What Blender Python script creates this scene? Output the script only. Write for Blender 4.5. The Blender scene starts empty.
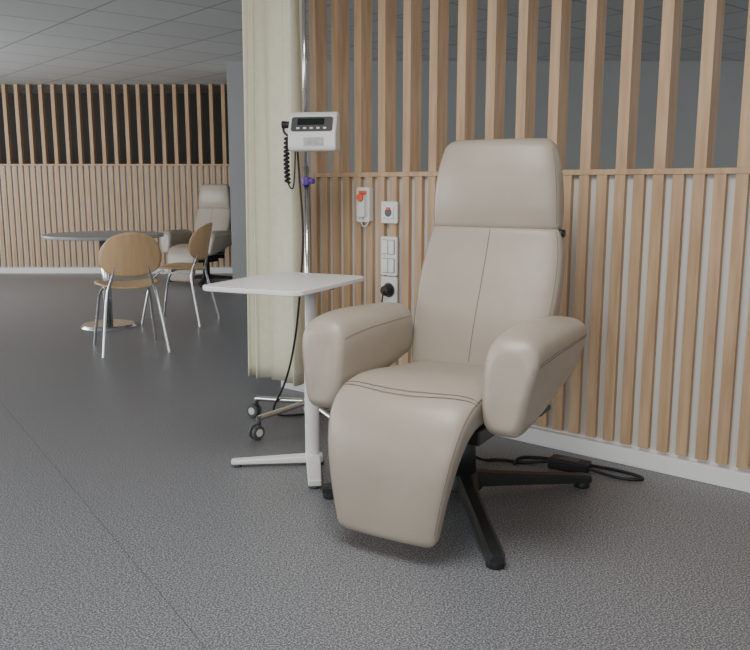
import bpy, math, random
from mathutils import Vector, Matrix
random.seed(4)
C = bpy.context.scene.collection

# ---------------------------------------------------------------- materials
def mat(name, col, rough=0.5, metal=0.0, var=0.0, vscale=8.0, bump=0.0, bscale=200.0, stretch=None, coat=0.0, col2=None, soft=0.0):
    m = bpy.data.materials.new(name); m.use_nodes = True
    nt = m.node_tree; b = nt.nodes["Principled BSDF"]
    b.inputs["Base Color"].default_value = (*col, 1)
    b.inputs["Roughness"].default_value = rough
    b.inputs["Metallic"].default_value = metal
    if coat: b.inputs["Coat Weight"].default_value = coat
    tc = nt.nodes.new("ShaderNodeTexCoord")
    mp = nt.nodes.new("ShaderNodeMapping")
    if stretch: mp.inputs["Scale"].default_value = stretch
    nt.links.new(tc.outputs["Object"], mp.inputs["Vector"])
    if var > 0 or col2:
        n = nt.nodes.new("ShaderNodeTexNoise"); n.inputs["Scale"].default_value = vscale
        n.inputs["Detail"].default_value = 5
        r = nt.nodes.new("ShaderNodeValToRGB")
        c2 = col2 if col2 else tuple(max(0, c*(1-var)) for c in col)
        r.color_ramp.elements[0].color = (*c2, 1); r.color_ramp.elements[0].position = 0.35
        r.color_ramp.elements[1].color = (*col, 1); r.color_ramp.elements[1].position = 0.65
        nt.links.new(mp.outputs[0], n.inputs["Vector"])
        nt.links.new(n.outputs["Fac"], r.inputs["Fac"])
        nt.links.new(r.outputs[0], b.inputs["Base Color"])
    if bump > 0:
        n2 = nt.nodes.new("ShaderNodeTexNoise"); n2.inputs["Scale"].default_value = bscale
        bp = nt.nodes.new("ShaderNodeBump"); bp.inputs["Strength"].default_value = bump
        bp.inputs["Distance"].default_value = 0.002
        nt.links.new(mp.outputs[0], n2.inputs["Vector"])
        nt.links.new(n2.outputs["Fac"], bp.inputs["Height"])
        nt.links.new(bp.outputs[0], b.inputs["Normal"])
        if soft > 0:   # broad soft undulation of padded upholstery
            n3 = nt.nodes.new("ShaderNodeTexNoise"); n3.inputs["Scale"].default_value = 7.0; n3.inputs["Detail"].default_value = 2
            b3 = nt.nodes.new("ShaderNodeBump"); b3.inputs["Strength"].default_value = soft; b3.inputs["Distance"].default_value = 0.02
            nt.links.new(mp.outputs[0], n3.inputs["Vector"]); nt.links.new(n3.outputs["Fac"], b3.inputs["Height"])
            nt.links.new(b3.outputs[0], bp.inputs["Normal"])
    return m

M_leather = mat("leather_beige", (0.385, 0.335, 0.275), 0.38, var=0.06, vscale=5, bump=0.2, bscale=240, soft=0.22)
M_seam = mat("leather_seam", (0.22, 0.19, 0.15), 0.7, var=0.1)
M_dark = mat("dark_metal", (0.045, 0.05, 0.05), 0.4, 0.6, var=0.1)
M_black = mat("black_plastic", (0.012, 0.012, 0.013), 0.45, var=0.1)
M_white = mat("white_lacquer", (0.80, 0.80, 0.79), 0.35, var=0.02)
M_plast = mat("white_plastic", (0.74, 0.74, 0.71), 0.35, var=0.03)
M_greyp = mat("grey_plastic", (0.07, 0.07, 0.075), 0.4, var=0.05)
M_lcd = mat("lcd_display", (0.015, 0.018, 0.016), 0.12, var=0.1)
M_chrome = mat("chrome", (0.72, 0.73, 0.74), 0.18, 1.0, var=0.05)
M_wood = mat("pine_wood", (0.56, 0.385, 0.235), 0.55, var=0.3, vscale=6, stretch=(6, 6, 0.5), col2=(0.44, 0.285, 0.165))
M_ply = mat("beech_plywood", (0.68, 0.46, 0.25), 0.4, var=0.12, vscale=5, stretch=(6, 1, 1))
M_panel = mat("panel_white", (0.66, 0.65, 0.62), 0.7, var=0.04, vscale=3)
M_curt = mat("curtain_fabric", (0.84, 0.82, 0.67), 0.9, var=0.05, vscale=30, bump=0.2, bscale=400)
M_greywall = mat("painted_grey", (0.36, 0.37, 0.37), 0.8, var=0.04, vscale=2)
M_darkwall = mat("painted_dark", (0.11, 0.105, 0.10), 0.8, var=0.1, vscale=2)
M_whitewall = mat("painted_white", (0.6, 0.6, 0.58), 0.8, var=0.03, vscale=2)
M_red = mat("red_button", (0.75, 0.09, 0.03), 0.35, var=0.05)
M_purple = mat("purple_clamp", (0.10, 0.04, 0.32), 0.4, var=0.05)
M_rubber = mat("castor_rubber", (0.10, 0.10, 0.105), 0.6, var=0.1)

def floor_mat():
    m = bpy.data.materials.new("speckled_vinyl"); m.use_nodes = True
    nt = m.node_tree; b = nt.nodes["Principled BSDF"]; b.inputs["Roughness"].default_value = 0.40
    tc = nt.nodes.new("ShaderNodeTexCoord")
    n = nt.nodes.new("ShaderNodeTexNoise"); n.inputs["Scale"].default_value = 190; n.inputs["Detail"].default_value = 3
    n.inputs["Roughness"].default_value = 0.75
    r = nt.nodes.new("ShaderNodeValToRGB"); e = r.color_ramp.elements
    e[0].position = 0.40; e[0].color = (0.045, 0.047, 0.054, 1)
    e[1].position = 0.63; e[1].color = (0.46, 0.465, 0.485, 1)
    k = e.new(0.5); k.color = (0.135, 0.141, 0.155, 1)
    nt.links.new(tc.outputs["Object"], n.inputs["Vector"])
    nt.links.new(n.outputs["Fac"], r.inputs["Fac"])
    nt.links.new(r.outputs[0], b.inputs["Base Color"])
    return m
def ceil_mat():
    m = bpy.data.materials.new("ceiling_tiles"); m.use_nodes = True
    nt = m.node_tree; b = nt.nodes["Principled BSDF"]; b.inputs["Roughness"].default_value = 0.9
    tc = nt.nodes.new("ShaderNodeTexCoord"); br = nt.nodes.new("ShaderNodeTexBrick")
    mp = nt.nodes.new("ShaderNodeMapping"); mp.inputs["Rotation"].default_value = (0, 0, math.radians(-40))
    br.offset = 0; br.inputs["Scale"].default_value = 1.0
    br.inputs["Brick Width"].default_value = 0.6; br.inputs["Row Height"].default_value = 0.6
    br.inputs["Mortar Size"].default_value = 0.010
    br.inputs["Color1"].default_value = (0.56, 0.57, 0.56, 1); br.inputs["Color2"].default_value = (0.60, 0.61, 0.60, 1)
    br.inputs["Mortar"].default_value = (0.36, 0.36, 0.36, 1)
    nt.links.new(tc.outputs["Object"], mp.inputs[0]); nt.links.new(mp.outputs[0], br.inputs["Vector"])
    nt.links.new(br.outputs["Color"], b.inputs["Base Color"])
    return m
M_floor = floor_mat(); M_ceil = ceil_mat()

# ---------------------------------------------------------------- helpers
def empty(name, loc=(0,0,0), rz=0.0, scale=1.0):
    o = bpy.data.objects.new(name, None); C.objects.link(o)
    o.location = loc; o.rotation_euler = (0, 0, rz); o.scale = (scale,)*3
    o.empty_display_size = 0.1
    return o
def mesh_obj(name, verts, faces, m, parent=None, smooth=False, sub=0):
    me = bpy.data.meshes.new(name); me.from_pydata([tuple(v) for v in verts], [], faces); me.update()
    o = bpy.data.objects.new(name, me); C.objects.link(o)
    if m: me.materials.append(m)
    if smooth:
        for p in me.polygons: p.use_smooth = True
    if sub:
        s = o.modifiers.new("sub", 'SUBSURF'); s.levels = sub; s.render_levels = sub
    if parent: o.parent = parent
    return o
def box_data(c, s, M=None):
    vs = []
    for dx in (-.5, .5):
        for dy in (-.5, .5):
            for dz in (-.5, .5):
                v = Vector((c[0]+dx*s[0], c[1]+dy*s[1], c[2]+dz*s[2]))
                vs.append(M @ v if M else v)
    fs = [(0,1,3,2),(4,6,7,5),(0,4,5,1),(2,3,7,6),(0,2,6,4),(1,5,7,3)]
    return vs, fs
def boxes(name, lst, m, parent=None, bevel=0.0, rz=0.0, loc=(0,0,0)):
    V, F = [], []
    for c, s in lst:
        v, f = box_data(c, s); k = len(V); V += v; F += [tuple(i+k for i in q) for q in f]
    o = mesh_obj(name, V, F, m, parent)
    o.location = loc; o.rotation_euler = (0, 0, rz)
    if bevel:
        b = o.modifiers.new("bev", 'BEVEL'); b.width = bevel; b.segments = 3
        for p in o.data.polygons: p.use_smooth = True
        o.modifiers.new("wn", 'WEIGHTED_NORMAL')
    return o
def tube(name, pts, r, m, parent=None, smooth=True, cyclic=False):
    cu = bpy.data.curves.new(name, 'CURVE'); cu.dimensions = '3D'; cu.bevel_depth = r; cu.bevel_resolution = 4
    cu.use_fill_caps = True
    if smooth:
        sp = cu.splines.new('NURBS'); sp.points.add(len(pts)-1)
        for i, p in enumerate(pts): sp.points[i].co = (*p, 1)
        sp.order_u = 3; sp.use_endpoint_u = True; sp.resolution_u = 8; sp.use_cyclic_u = cyclic
    else:
        sp = cu.splines.new('POLY'); sp.points.add(len(pts)-1)
        for i, p in enumerate(pts): sp.points[i].co = (*p, 1)
        sp.use_cyclic_u = cyclic
    o = bpy.data.objects.new(name, cu); C.objects.link(o); cu.materials.append(m)
    if parent: o.parent = parent
    return o
def cyl(name, p0, p1, r0, r1, m, parent=None, n=28, bevel=0.0):
    p0, p1 = Vector(p0), Vector(p1); d = (p1-p0).normalized()
    a = d.orthogonal().normalized(); b = d.cross(a)
    V = []
    for p, r in ((p0, r0), (p1, r1)):
        for i in range(n):
            t = 2*math.pi*i/n; V.append(p + a*math.cos(t)*r + b*math.sin(t)*r)
    F = [(i, (i+1)%n, n+(i+1)%n, n+i) for i in range(n)] + [tuple(range(n-1, -1, -1)), tuple(range(n, 2*n))]
    o = mesh_obj(name, V, F, m, parent)
    for p in o.data.polygons[:n]: p.use_smooth = True
    if bevel:
        bm = o.modifiers.new("bev", 'BEVEL'); bm.width = bevel; bm.segments = 3
    return o
def rrect(w, h, r, n=6):
    pts = []
    for cx, cy, a0 in ((w/2-r, h/2-r, 0), (-w/2+r, h/2-r, 90), (-w/2+r, -h/2+r, 180), (w/2-r, -h/2+r, 270)):
        for i in range(n+1):
            a = math.radians(a0+90*i/n); pts.append((cx+r*math.cos(a), cy+r*math.sin(a)))
    return pts
def slab(name, outline, z0, z1, m, parent=None, bevel=0.003, M=None):
    n = len(outline)
    V = [Vector((x, y, z0)) for x, y in outline] + [Vector((x, y, z1)) for x, y in outline]
    if M: V = [M @ v for v in V]
    F = [(i, (i+1)%n, n+(i+1)%n, n+i) for i in range(n)] + [tuple(range(n-1, -1, -1)), tuple(range(n, 2*n))]
    o = mesh_obj(name, V, F, m, parent)
    if bevel:
        b = o.modifiers.new("bev", 'BEVEL'); b.width = bevel; b.segments = 3; b.limit_method = 'ANGLE'; b.angle_limit = math.radians(50)
    return o

class Cushion:
    """Padded body swept along a path in the local y-z plane. keys: (y, z, width, thickness)"""
    def __init__(s, keys, r0=0.03, r1=0.03, n=3.4, ring=None, crown=0.0, shear=0.0):
        s.r0, s.r1, s.n, s.ringmod, s.crown, s.shear = r0, r1, n, ring, crown, shear
        K = [keys[0]] + list(keys) + [keys[-1]]
        P = []
        for i in range(1, len(K)-2):
            p0, p1, p2, p3 = K[i-1], K[i], K[i+1], K[i+2]
            for j in range(24):
                t = j/24
                P.append([0.5*((2*b)+(-a+c)*t+(2*a-5*b+4*c-d)*t*t+(-a+3*b-3*c+d)*t**3) for a, b, c, d in zip(p0, p1, p2, p3)])
        P.append(list(keys[-1]))
        s.P = P; s.L = [0]
        for i in range(1, len(P)):
            s.L.append(s.L[-1]+math.hypot(P[i][0]-P[i-1][0], P[i][1]-P[i-1][1]))
        s.T = s.L[-1]
    def at(s, d):
        d = min(max(d, 0), s.T)
        i = 1
        while i < len(s.L)-1 and s.L[i] < d: i += 1
        f = (d-s.L[i-1])/max(1e-9, s.L[i]-s.L[i-1])
        p = [a+(b-a)*f for a, b in zip(s.P[i-1], s.P[i])]
        j0, j1 = max(0, i-4), min(len(s.P)-1, i+3)
        ty, tz = s.P[j1][0]-s.P[j0][0], s.P[j1][1]-s.P[j0][1]; l = math.hypot(ty, tz)
        ty /= l; tz /= l
        k0 = k1 = 1
        if d < s.r0: k0 = math.sqrt(max(0, 1-((s.r0-d)/s.r0)**2))
        if s.T-d < s.r1: k1 = math.sqrt(max(0, 1-((s.r1-(s.T-d))/s.r1)**2))
        w = p[2]-2*s.r0*(1-k0)-2*s.r1*(1-k1)
        th = max(0.012, p[3]-2*min(s.r0, p[3]*0.46)*(1-k0)-2*min(s.r1, p[3]*0.46)*(1-k1))
        return p[0], p[1], w, th, ty, tz
    def pt(s, d, ang):
        y, z, w, th, ty, tz = s.at(d)
        c, sn = math.cos(ang), math.sin(ang)
        a = math.copysign(abs(c)**(2/s.n), c)*w/2
        b = math.copysign(abs(sn)**(2/s.n), sn)*th/2
        if s.crown and b > 0: b += s.crown*(1-(2*a/max(w, 1e-4))**2)*min(1, th/0.05)
        if s.shear:
            k = b/0.30+0.5
            y += s.shear*(k+0.9*max(0, k-0.55)**2*2)*(1-d/s.T)**2
        if s.ringmod: a, b = s.ringmod(a, b, w, th, d/s.T)
        ny, nz = -tz, ty
        return Vector((a, y+ny*b, z+nz*b))
    def surf(s, d, u, side=1):
        c = math.copysign(min(1, abs(u))**(s.n/2), u)
        ang = math.acos(max(-1, min(1, c)))
        return s.pt(d, ang if side > 0 else -ang)
    def build(s, name, m, parent, nu=44):
        D = []
        for k in range(9): D.append(s.r0*(1-math.cos(math.pi/2*k/8)))
        N = 26
        for k in range(1, N): D.append(s.r0+(s.T-s.r0-s.r1)*k/N)
        for k in range(9): D.append(s.T-s.r1+s.r1*math.sin(math.pi/2*k/8))
        V = []; F = []
        for d in D:
            for i in range(nu): V.append(s.pt(d, 2*math.pi*(i+.5)/nu))
        for r in range(len(D)-1):
            for i in range(nu):
                a = r*nu+i; b = r*nu+(i+1)%nu
                F.append((a, b, b+nu, a+nu))
        F.append(tuple(range(nu-1, -1, -1))); F.append(tuple(range((len(D)-1)*nu, len(D)*nu)))
        return mesh_obj(name, V, F, m, parent, smooth=True, sub=1)

# ---------------------------------------------------------------- room shell
floor = boxes("floor", [((0, 4.0, -0.05), (14, 15.4, 0.1))], M_floor)
sm = boxes("floor_seam", [((0, 0, 0.0003), (6.0, 0.0016, 0.0008))], M_greyp, floor)
sm.location = (-0.509, 1.99, 0.0); sm.rotation_euler = (0, 0, math.atan2(.3, -.2))
ceiling = boxes("ceiling", [((0, 4.6, 2.40), (14, 14.2, 0.1))], M_ceil)
boxes("wall_side", [((3.0, 9.0, 1.175), (9.0, 0.8, 2.35))], M_greywall)
boxes("wall_back", [((0, 11.6, 1.175), (14, 0.1, 2.35))], M_darkwall)
boxes("wall_left", [((-6.4, 4.0, 0.35), (0.2, 15, 0.7)), ((-6.4, 4.0, 2.2), (0.2, 15, 0.3)),
                    ((-6.4, 0.0, 1.2), (0.2, 0.5, 2.3)), ((-6.4, 5.0, 1.2), (0.2, 0.5, 2.3)), ((-6.4, 10.0, 1.2), (0.2, 2.5, 2.3))], M_whitewall)

A40 = math.radians(40)
W0 = Vector((0.793, 3.376, 0)); WD = Vector((-math.cos(A40), math.sin(A40), 0)); WN = Vector((-math.sin(A40), -math.cos(A40), 0))
def slat_wall(name, origin, ang, s0, s1, phase, pitch, ledge, top, lower_h0=0.07):
    """local x = along wall, local -y = towards the room (front plane y=0)"""
    root = empty(name, origin, ang)
    ups, lows = [], []
    s = s0 + ((phase - s0) % pitch)
    while s < s1:
        ups.append(((s, 0.0475, (ledge+top)/2), (0.045, 0.085, top-ledge))); s += pitch
    s = s0 + ((phase - s0) % (pitch/2))
    while s < s1:
        lows.append(((s, 0.012, (lower_h0+ledge)/2), (0.043, 0.024, ledge-lower_h0-0.03))); s += pitch/2
    boxes("slats_upper", ups, M_wood, root, bevel=0.002)
    boxes("slats_lower", lows, M_wood, root, bevel=0.002)
    L = s1-s0; cx = (s0+s1)/2
    boxes("panel", [((cx, 0.057, (ledge-0.02)/2), (L, 0.065, ledge-0.02))], M_panel, root)
    boxes("ledge_cap", [((cx, 0.045, ledge-0.010), (L, 0.096, 0.022))], M_wood, root, bevel=0.002)
    boxes("skirting", [((cx, 0.010, lower_h0/2), (L, 0.03, lower_h0))], M_white, root, bevel=0.003)
    return root
part = slat_wall("wall_right", (W0.x, W0.y, 0), math.atan2(-WD.y, -WD.x), -1.72, 2.4, -0.395, 0.151, 1.18, 2.35)
farw = slat_wall("wall_far", (-3.7, 10.5, 0), 0.0, -3.3, 2.9, 0.0, 0.151, 1.38, 2.35)

# ---------------------------------------------------------------- recliner
def recliner(name, loc, rz, scale=1.0, base_rot=0.0):
    R = empty(name, loc, rz, scale)
    back = Cushion([(0.085, 0.42, 0.50, 0.12), (0.125, 0.56, 0.535, 0.125), (0.185, 0.72, 0.555, 0.12), (0.235, 0.86, 0.545, 0.11), (0.260, 0.970, 0.505, 0.09)],
                   0.05, 0.030, 3.8, crown=0.010)
    back.build("backrest", M_leather, R)
    head = Cushion([(0.260, 0.950, 0.500, 0.09), (0.264, 1.05, 0.50, 0.125), (0.270, 1.17, 0.475, 0.12), (0.285, 1.285, 0.415, 0.085)],
                   0.028, 0.040, 3.8, crown=0.012)
    head.build("headrest", M_leather, R)
    def seam(nm, cush, d0, d1, u0, u1, side=1, r=0.0014, N=24):
        tube(nm, [cush.surf(d0+(d1-d0)*i/N, u0+(u1-u0)*i/N, side) for i in range(N+1)], r, M_seam, R)
    seam("back_centre_seam", back, 0.06, back.T-0.02, 0, 0)
    seam("back_seam_l", back, 0.06, back.T-0.02, -0.95, -0.95, r=0.0012)
    seam("back_seam_r", back, 0.06, back.T-0.02, 0.95, 0.95, r=0.0012)
    seam("head_seam_l", head, 0.03, head.T-0.04, -0.96, -0.96, r=0.0012)
    seam("head_seam_r", head, 0.03, head.T-0.04, 0.96, 0.96, r=0.0012)
    seat = Cushion([(-0.555, 0.055, 0.335, 0.060), (-0.552, 0.19, 0.385, 0.075), (-0.527, 0.33, 0.440, 0.095), (-0.470, 0.420, 0.475, 0.115),
                    (-0.36, 0.450, 0.490, 0.13), (-0.18, 0.435, 0.495, 0.13), (0.10, 0.41, 0.50, 0.12)], 0.032, 0.03, 4.5, crown=0.0)
    seat.crown = 0.010
    so = seat.build("seat_and_legrest", M_leather, R)
    for off in (0.0, 0.013):
        N = 30
        tube("seat_front_seam", [seat.surf(0.435+off-0.030*(1-(2*i/N-1)**2), -0.985+1.97*i/N) for i in range(N+1)], 0.0012, M_seam, R)
    seam("legrest_seam_l", seat, 0.05, seat.T-0.3, -0.97, -0.97, r=0.0012)
    seam("legrest_seam_r", seat, 0.05, seat.T-0.3, 0.97, 0.97, r=0.0012)
    AX = 0.326
    for sgn, nm in ((-1, "armrest_left"), (1, "armrest_right")):
        def rm(a, b, w, th, t, sgn=sgn):
            k = (b/th+0.5)
            out = a*sgn
            x = out
            if out > 0: x = out*(0.70+0.54*k**1.6)
            else: x = out*(0.93+0.07*k)
            if k > .5: b -= 0.022*(out/(w/2))**2 if w > 0.01 else 0
            return sgn*x, b
        arm = Cushion([(-0.475, 0.532, 0.158, 0.280), (-0.41, 0.541, 0.172, 0.302), (-0.27, 0.558, 0.184, 0.285), (-0.10, 0.576, 0.184, 0.238), (0.09, 0.590, 0.165, 0.19)],
                      0.032, 0.03, 4.2, ring=rm, shear=0.06)
        o = arm.build(nm, M_leather, R); o.location.x = sgn*AX
        for dg in (22, 18, 150):
            t_ = tube(nm+"_seam", [arm.pt(0.010+(arm.T-0.03)*i/24, math.radians(dg if sgn > 0 else 180-dg)) for i in range(25)], 0.0012, M_seam, R)
            t_.location.x = sgn*AX
    boxes("seat_frame", [((0, -0.12, 0.345), (0.42, 0.46, 0.05)), ((0.0, -0.02, 0.30), (0.22, 0.30, 0.07)),
                         ((-0.27, -0.14, 0.405), (0.16, 0.10, 0.02)), ((0.27, -0.14, 0.405), (0.16, 0.10, 0.02)),
                         ((-0.20, 0.09, 0.42), (0.03, 0.06, 0.22)), ((0.20, 0.09, 0.42), (0.03, 0.06, 0.22)),
                         ((0.0, -0.33, 0.33), (0.3, 0.1, 0.035))], M_dark, R, bevel=0.006)
    boxes("legrest_actuator", [((0.0, -0.42, 0.26), (0.05, 0.20, 0.05))], M_dark, R, bevel=0.008)
    cyl("pedestal", (0, 0, 0.04), (0, 0, 0.30), 0.050, 0.042, M_dark, R)
    cyl("pedestal_hub", (0, 0, 0.035), (0, 0, 0.10), 0.075, 0.055, M_dark, R, bevel=0.01)
    cyl("back_knob", (0.24, 0.25, 0.95), (0.265, 0.25, 0.95), 0.014, 0.014, M_black, R)
    for i, (a, L) in enumerate(((181, 0.51), (12, 0.50), (-86, 0.59), (92, 0.46))):
        a = math.radians(a)+base_rot
        M = Matrix.Rotation(a, 4, 'Z')
        V = []; ks = [(0.03, 0.034, 0.10, 0.045), (0.12, 0.030, 0.085, 0.04), (L*0.6, 0.026, 0.065, 0.03), (L-0.02, 0.028, 0.048, 0.020), (L, 0.022, 0.044, 0.022)]
        for x, hw, zt, zb in ks:
            for y, z in ((-hw, zb), (hw, zb), (hw, zt-0.008), (hw*0.6, zt), (-hw*0.6, zt), (-hw, zt-0.008)): V.append(M @ Vector((x, y, z)))
        F = [tuple(range(5, -1, -1)), tuple(range(24, 30))]
        for r in range(4):
            for j in range(6):
                F.append((r*6+j, r*6+(j+1)%6, r*6+6+(j+1)%6, r*6+6+j))
        mesh_obj("foot_arm_%d" % i, V, F, M_dark, R)
        p = M @ Vector((L-0.03, 0, 0))
        cyl("glide_%d" % i, (p.x, p.y, 0.0), (p.x, p.y, 0.026), 0.03, 0.027, M_black, R, bevel=0.004)
    return R
RZ = math.radians(-30.5)
recliner("reclining_chair", (0.319, 2.848, 0), RZ, 1.0, -RZ)
recliner("reclining_chair", (-1.98, 9.6, 0), math.radians(-22), 0.88, math.radians(22))

# ---------------------------------------------------------------- side table
T = empty("side_table", (-0.254, 3.20, 0))
Mt = Matrix.Translation((-0.344+0.254, 3.187-3.20, 0)) @ Matrix.Rotation(math.radians(65), 4, 'Z')
slab("tabletop", rrect(0.57, 0.43, 0.05, 8), 0.733, 0.752, M_white, T, 0.004, Mt)
slab("top_bracket", rrect(0.20, 0.12, 0.02), 0.722, 0.735, M_greyp, T, 0.002)
cyl("column_upper", (0, 0, 0.30), (0, 0, 0.722), 0.023, 0.023, M_white, T)
cyl("column_lower", (0, 0, 0.03), (0, 0, 0.40), 0.029, 0.029, M_white, T, bevel=0.002)
def bar(name, p0, p1, w0, w1, z0, h0, h1, m, parent):
    p0, p1 = Vector(p0), Vector(p1); d = (p1-p0).normalized(); n = Vector((-d.y, d.x))
    V = []
    for p, w, h in ((p0, w0, h0), (p1, w1, h1)):
        for s, z in ((-1, z0), (1, z0), (1, z0+h), (-1, z0+h)): V.append((p.x+n.x*s*w/2, p.y+n.y*s*w/2, z))
    o = mesh_obj(name, V, [(3,2,1,0), (4,5,6,7), (0,1,5,4), (1,2,6,5), (2,3,7,6), (3,0,4,7)], m, parent)
    b = o.modifiers.new("bev", 'BEVEL'); b.width = 0.006; b.segments = 3
    return o
bar("base_leg_1", (0.04, 0.005), (-0.325, -0.035), 0.055, 0.04, 0.012, 0.03, 0.018, M_white, T)
bar("base_leg_2", (0, 0.03), (0.030, -0.29), 0.060, 0.050, 0.012, 0.035, 0.026, M_white, T)
for i, p in enumerate(((-0.30, -0.033), (0.028, -0.27), (0.03, 0.0))):
    cyl("glide_%d" % i, (p[0], p[1], 0), (p[0], p[1], 0.013), 0.016, 0.016, M_greyp, T)

# ---------------------------------------------------------------- IV stand with scale/monitor
S = empty("iv_stand", (-0.31, 3.75, 0))
cyl("pole_lower", (0, 0, 0.08), (0, 0, 1.20), 0.0125, 0.0125, M_chrome, S)
cyl("pole_upper", (0, 0, 1.18), (0, 0, 2.15), 0.009, 0.009, M_chrome, S)
cyl("clamp_collar", (0, 0, 1.12), (0, 0, 1.155), 0.020, 0.020, M_purple, S, bevel=0.003)
cyl("clamp_knob", (0, 0, 1.137), (0.035, -0.02, 1.137), 0.010, 0.013, M_purple, S)
cyl("hub", (0, 0, 0.07), (0, 0, 0.14), 0.032, 0.022, M_chrome, S, bevel=0.005)
for k in range(5):
    a = math.radians(226+72*k); e = Vector((math.cos(a), math.sin(a), 0))
    tube("leg_%d" % k, [e*0.015+Vector((0,0,0.115)), e*0.12+Vector((0,0,0.105)), e*0.30+Vector((0,0,0.095))], 0.013, M_chrome, S)
    p = e*0.30
    cyl("castor_stem_%d" % k, p+Vector((0,0,0.05)), p+Vector((0,0,0.105)), 0.009, 0.012, M_greyp, S)
    t = Vector((-e.y, e.x, 0)); q = p+e*0.014+Vector((0,0,0.034))
    for sg in (-1, 1):
        cyl("castor_wheel_%d" % k, q+t*0.007*sg, q+t*0.022*sg, 0.034, 0.031, M_rubber, S, bevel=0.003)
        cyl("castor_hubcap_%d" % k, q+t*0.022*sg, q+t*0.024*sg, 0.018, 0.017, M_plast, S)
for sg in (-1, 1):
    tube("hook_%d" % sg, [(0,0,2.13), (sg*0.06,0,2.14), (sg*0.1,0,2.15), (sg*0.12,0,2.19)], 0.004, M_chrome, S)

D = empty("weighing_scale_display", (-0.283, 3.68, 1.35), math.radians(-12))
def prism(name, prof, w, m, parent, bevel=0.01, x0=0):
    n = len(prof)
    V = [Vector((x0-w/2, y, z)) for y, z in prof]+[Vector((x0+w/2, y, z)) for y, z in prof]
    F = [(i, n+i, n+(i+1)%n, (i+1)%n) for i in range(n)]+[tuple(range(n)), tuple(range(2*n-1, n-1, -1))]
    o = mesh_obj(name, V, F, m, parent)
    b = o.modifiers.new("bev", 'BEVEL'); b.width = bevel; b.segments = 4
    for p in o.data.polygons: p.use_smooth = True
    o.modifiers.new("wn", 'WEIGHTED_NORMAL')
    return o
prism("housing", [(-0.045, -0.085), (0.03, -0.085), (0.03, 0.075), (0.0, 0.085), (-0.022, 0.07), (-0.055, -0.01), (-0.055, -0.07)], 0.215, M_plast, D, 0.010, 0.02)
Mf = Matrix.Translation((0.02, -0.0420, 0.029)) @ Matrix.Rotation(math.radians(-22.4), 4, 'X') @ Matrix.Rotation(math.radians(90), 4, 'X')
slab("front_panel", rrect(0.185, 0.066, 0.010), 0.0, 0.0035, M_greyp, D, 0.0008, Mf)
Mf2 = Mf @ Matrix.Translation((-0.005, 0.010, 0.002))
slab("lcd_screen", rrect(0.12, 0.030, 0.003), 0.0, 0.003, M_lcd, D, 0.0005, Mf2)
for i in range(5):
    slab("key_%d" % i, rrect(0.014, 0.008, 0.003), 0.002, 0.0055, M_plast, D, 0.0005, Mf @ Matrix.Translation((-0.06+0.03*i, -0.020, 0)))
boxes("label", [((0.03, -0.0555, -0.045), (0.09, 0.002, 0.035))], mat("label_paper", (0.5, 0.5, 0.48), 0.6, var=0.3, vscale=60), D)
cyl("rear_clamp", (-0.025, 0.028, 0.0), (-0.025, 0.058, 0.0), 0.025, 0.025, M_greyp, D)
cyl("side_knob", (-0.088, -0.01, 0.03), (-0.125, -0.01, 0.03), 0.014, 0.017, M_black, D, bevel=0.003)
pts = []
for i in range(90):
    t = i/89; a = t*2*math.pi*11
    pts.append((-0.105+0.010*math.cos(a)-0.005*math.sin(t*3), -0.005+0.010*math.sin(a), -0.02-0.20*t))
tube("coiled_lead", [(-0.118, -0.01, 0.03), (-0.125, -0.008, 0.0)]+pts, 0.0055, M_black, D)
tube("lead_return", [(-0.105, -0.005, -0.22), (-0.09, 0.0, -0.26), (-0.075, 0.0, -0.22), (-0.072, 0.01, -0.05)], 0.0035, M_black, D)
tube("power_cord", [(-0.345, 3.72, 1.28), (-0.335, 3.715, 1.1), (-0.32, 3.71, 0.9), (-0.345, 3.71, 0.6), (-0.37, 3.72, 0.4), (-0.42, 3.78, 0.2), (-0.50, 3.82, 0.05), (-0.47, 3.88, 0.006), (-0.38, 3.9, 0.006), (-0.2, 3.95, 0.006)], 0.005, M_black)

# ---------------------------------------------------------------- curtain
def curtain(name, p0, p1, z0, z1, folds, amp):
    p0, p1 = Vector(p0), Vector(p1); d = p1-p0; L = d.length; d.normalize(); n = Vector((-d.y, d.x))
    nu, nv = 150, 30; V = []; F = []
    for j in range(nv+1):
        v = j/nv; z = z0+(z1-z0)*v
        for i in range(nu+1):
            u = i/nu
            ph = 2*math.pi*folds*(u+0.05*math.sin(5*u+1.2))
            a = amp*(1.0+0.35*math.sin(7*u+2))*(1+0.25*(1-v))
            x = u*L*(1.06-0.06*v)+0.012*math.sin(2*ph)
            off = a*math.sin(ph+0.35*math.sin(3*v+u*4))
            p = p0+d*x+n*off
            V.append((p.x, p.y, z+0.006*math.sin(ph)*(1-v)))
    for j in range(nv):
        for i in range(nu):
            k = j*(nu+1)+i; F.append((k, k+1, k+nu+2, k+nu+1))
    o = mesh_obj(name, V, F, M_curt, smooth=True)
    s = o.modifiers.new("sol", 'SOLIDIFY'); s.thickness = 0.0015
    return o
curtain("curtain", (-0.350, 4.01), (-0.612, 4.232), 0.13, 2.30, 4.5, 0.048)
rail = tube("curtain_rail", [(0.6, 3.2, 2.33), (-0.3, 3.96, 2.33), (-0.9, 4.47, 2.33)], 0.012, M_white, smooth=False)

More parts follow.
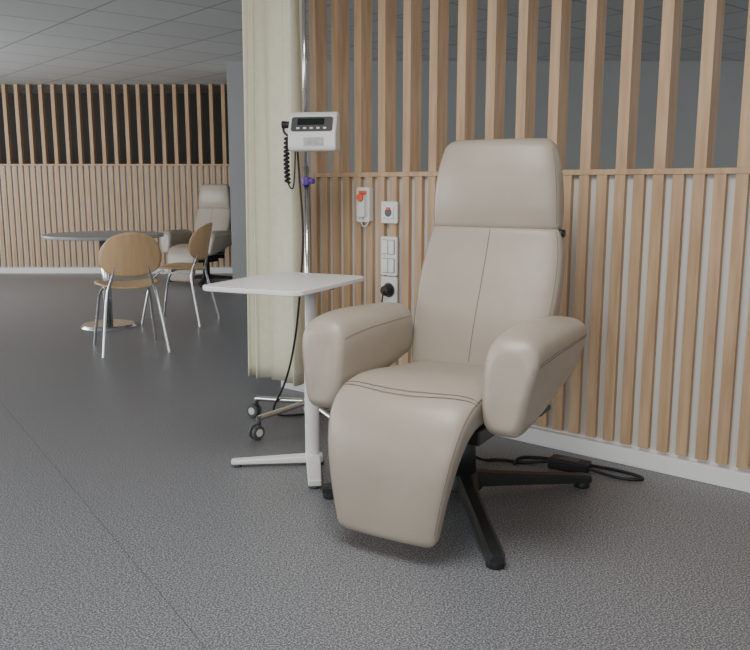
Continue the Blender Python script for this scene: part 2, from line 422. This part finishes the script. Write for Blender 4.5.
# ---------------------------------------------------------------- wall fixtures
def on_wall(name, s, z):
    p = W0+WD*s+WN*0.0
    return empty(name, (p.x, p.y, z), math.atan2(-WD.y, -WD.x))
def plate(nm, w, h, t, m, parent, cx=0, cz=0, y=0, r=0.008):
    Mx = Matrix.Translation((cx, y, cz)) @ Matrix.Rotation(math.radians(90), 4, 'X')
    return slab(nm, rrect(w, h, r), 0.0, t, m, parent, min(0.003, t*0.3), Mx)
N1 = on_wall("nurse_call_button", 1.088, 1.025)
plate("body", 0.084, 0.170, 0.03, M_plast, N1, r=0.012)
plate("handset", 0.045, 0.10, 0.018, M_plast, N1, 0, -0.01, -0.03)
cyl("red_button", (0, -0.048, 0.035), (0, -0.056, 0.035), 0.021, 0.019, M_red, N1, bevel=0.002)
plate("red_strip", 0.05, 0.018, 0.004, M_red, N1, 0, 0.058, -0.03, 0.004)
tube("handset_cord", [(0.0, -0.035, -0.06), (0.0, -0.045, -0.10), (0.02, -0.03, -0.11), (0.03, -0.02, -0.08)], 0.003, M_plast, N1)
N2 = on_wall("wall_socket", 0.938, 0.990)
plate("frame", 0.10, 0.105, 0.012, M_plast, N2)
plate("insert", 0.06, 0.06, 0.006, M_white, N2, 0, 0, -0.012)
cyl("socket_well", (0, -0.017, 0), (0, -0.019, 0), 0.021, 0.021, M_greyp, N2)
plate("red_tab", 0.024, 0.014, 0.01, M_red, N2, 0.0, 0.018, -0.014, 0.002)
N3 = on_wall("wall_switch", 0.938, 0.780)
plate("frame", 0.10, 0.19, 0.014, M_plast, N3)
for i, (cx, cz) in enumerate(((-0.019, 0.045), (0.019, 0.045), (-0.019, -0.045), (0.019, -0.045))):
    plate("rocker_gap_%d" % i, 0.037, 0.070, 0.001, M_greyp, N3, cx, cz, -0.014, 0.003)
    plate("rocker_%d" % i, 0.033, 0.066, 0.007, M_white, N3, cx, cz, -0.014, 0.003)
N4 = on_wall("wall_socket", 0.938, 0.615)
plate("frame", 0.10, 0.13, 0.012, M_plast, N4)
cyl("socket_well", (0, -0.010, 0), (0, -0.014, 0), 0.036, 0.036, M_greyp, N4)
cyl("plug", (0, -0.012, 0), (0, -0.05, 0), 0.030, 0.024, M_black, N4, bevel=0.004)
tube("plug_cord", [(0, -0.045, 0), (0.005, -0.075, -0.02), (0.005, -0.06, -0.15), (0.01, -0.04, -0.4), (0.02, -0.04, -0.60)], 0.004, M_black, N4)

# ---------------------------------------------------------------- adapter and cables near the wall
A = empty("power_adapter", (0.775, 3.13, 0), math.radians(-35))
boxes("brick", [((0, 0, 0.022), (0.16, 0.07, 0.042))], M_black, A, bevel=0.006)
boxes("label", [((0, 0, 0.0435), (0.08, 0.04, 0.001))], M_greyp, A)
tube("cord", [(-0.07, 0, 0.02), (-0.12, 0.0, 0.008), (-0.18, -0.05, 0.006), (-0.28, -0.06, 0.006), (-0.33, -0.12, 0.006), (-0.36, -0.17, 0.05), (-0.36, -0.20, 0.20), (-0.40, -0.2, 0.33)], 0.006, M_black, A)
tube("cord_2", [(0.07, 0, 0.02), (0.13, 0.01, 0.008), (0.22, 0.0, 0.006), (0.30, 0.05, 0.006), (0.2, 0.09, 0.006), (0.0, 0.08, 0.006), (-0.15, 0.06, 0.006), (-0.24, 0.0, 0.006), (-0.2, -0.08, 0.006)], 0.006, M_black, A)

# ---------------------------------------------------------------- dining chairs and table
def patch(name, fn, m, parent, th=0.010, nu=16, nv=16):
    V = [fn(i/nu*2-1, j/nv*2-1) for j in range(nv+1) for i in range(nu+1)]
    F = [(j*(nu+1)+i, j*(nu+1)+i+1, (j+1)*(nu+1)+i+1, (j+1)*(nu+1)+i) for j in range(nv) for i in range(nu)]
    o = mesh_obj(name, V, F, m, parent, smooth=True)
    s = o.modifiers.new("sol", 'SOLIDIFY'); s.thickness = th; s.offset = 0
    return o
def dining_chair(loc, rz):
    R = empty("dining_chair", loc, rz)
    def sq(u, v, n=0.5):
        return u*math.sqrt(1-n*v*v/1.0*0.5), v*math.sqrt(1-n*u*u*0.5)
    def seat(u, v):
        a, b = sq(u, v, 0.9)
        return (a*0.215*(1+0.06*-b), b*0.205, 0.455+0.018*a*a-0.010*(b+1)*0.5-(0.02*max(0, -b-0.5)**2*4))
    def back(u, v):
        a, b = sq(u, v, 0.9)
        return (a*0.20*(1-0.12*b), 0.225+0.035*(b+1)-0.07*a*a, 0.67+b*0.15)
    patch("seat", seat, M_ply, R)
    patch("backrest", back, M_ply, R)
    for sg in (-1, 1):
        tube("front_leg", [(sg*0.14, -0.06, 0.44), (sg*0.17, -0.15, 0.40), (sg*0.19, -0.2, 0.2), (sg*0.215, -0.235, 0.0)], 0.010, M_chrome, R)
        tube("rear_leg", [(sg*0.10, 0.225, 0.62), (sg*0.12, 0.205, 0.52), (sg*0.16, 0.17, 0.42), (sg*0.19, 0.22, 0.2), (sg*0.215, 0.26, 0.0)], 0.010, M_chrome, R)
    tube("cross_bar", [(-0.15, 0.0, 0.437), (0.15, 0.0, 0.437)], 0.009, M_chrome, R, smooth=False)
    tube("side_bar_l", [(-0.15, -0.12, 0.42), (-0.15, 0.17, 0.425)], 0.008, M_chrome, R, smooth=False)
    tube("side_bar_r", [(0.15, -0.12, 0.42), (0.15, 0.17, 0.425)], 0.008, M_chrome, R, smooth=False)
    return R
dining_chair((-1.62, 6.72, 0), math.radians(-100))
dining_chair((-1.70, 5.60, 0), math.radians(-155))
DT = empty("dining_table", (-2.14, 6.50, 0))
cyl("top", (0, 0, 0.715), (0, 0, 0.74), 0.46, 0.46, mat("grey_laminate", (0.33, 0.34, 0.35), 0.35, var=0.05), DT, n=64, bevel=0.004)
cyl("column", (0, 0, 0.02), (0, 0, 0.715), 0.035, 0.035, M_chrome, DT)
cyl("foot", (0, 0, 0.0), (0, 0, 0.025), 0.22, 0.20, M_chrome, DT, n=48, bevel=0.004)

# ---------------------------------------------------------------- lights
def area(name, loc, target, size, sy, power, col=(1, 1, 1)):
    l = bpy.data.lights.new(name, 'AREA'); l.shape = 'RECTANGLE'; l.size = size; l.size_y = sy; l.energy = power; l.color = col
    o = bpy.data.objects.new(name, l); C.objects.link(o); o.location = loc
    d = Vector(target)-Vector(loc); o.rotation_euler = d.to_track_quat('-Z', 'Y').to_euler()
    return o
area("daylight_rear", (-1.0, -2.4, 1.9), (0.2, 3.0, 0.5), 4.0, 1.8, 80, (1.0, 0.99, 0.97))  # area lamp added for soft daylight; no window is modelled behind the camera
area("window_light_left", (-6.0, 2.5, 1.5), (0.0, 3.5, 0.6), 4.0, 1.5, 120, (0.97, 0.99, 1.0))
area("far_room_fill", (-6.0, 7.5, 1.5), (-1.5, 8.8, 1.0), 3.0, 1.5, 120, (0.97, 0.99, 1.0))  # unseen area lamp, added to lift the dark far room
area("ceiling_fill", (-0.3, 1.7, 2.33), (-0.3, 1.7, 0), 1.2, 1.2, 48, (1.0, 0.98, 0.95))  # added soft top light; no real ceiling fitting is known here
area("rear_room_fill", (3.9, 5.6, 2.33), (3.4, 6.2, 0), 1.2, 1.2, 40, (1.0, 0.98, 0.95))  # added out of frame to brighten the space behind the slats
w = bpy.data.worlds.new("world"); bpy.context.scene.world = w; w.use_nodes = True
w.node_tree.nodes["Background"].inputs[0].default_value = (0.94, 0.97, 1.0, 1)
w.node_tree.nodes["Background"].inputs[1].default_value = 0.75

# ---------------------------------------------------------------- camera
cd = bpy.data.cameras.new("camera"); cam = bpy.data.objects.new("camera", cd); C.objects.link(cam)
cd.sensor_width = 36; cd.lens = 820*36/750; cd.clip_start = 0.05
cam.location = (0, 0, 1.12); cam.rotation_euler = (math.radians(90-9.69), 0, 0)
bpy.context.scene.camera = cam
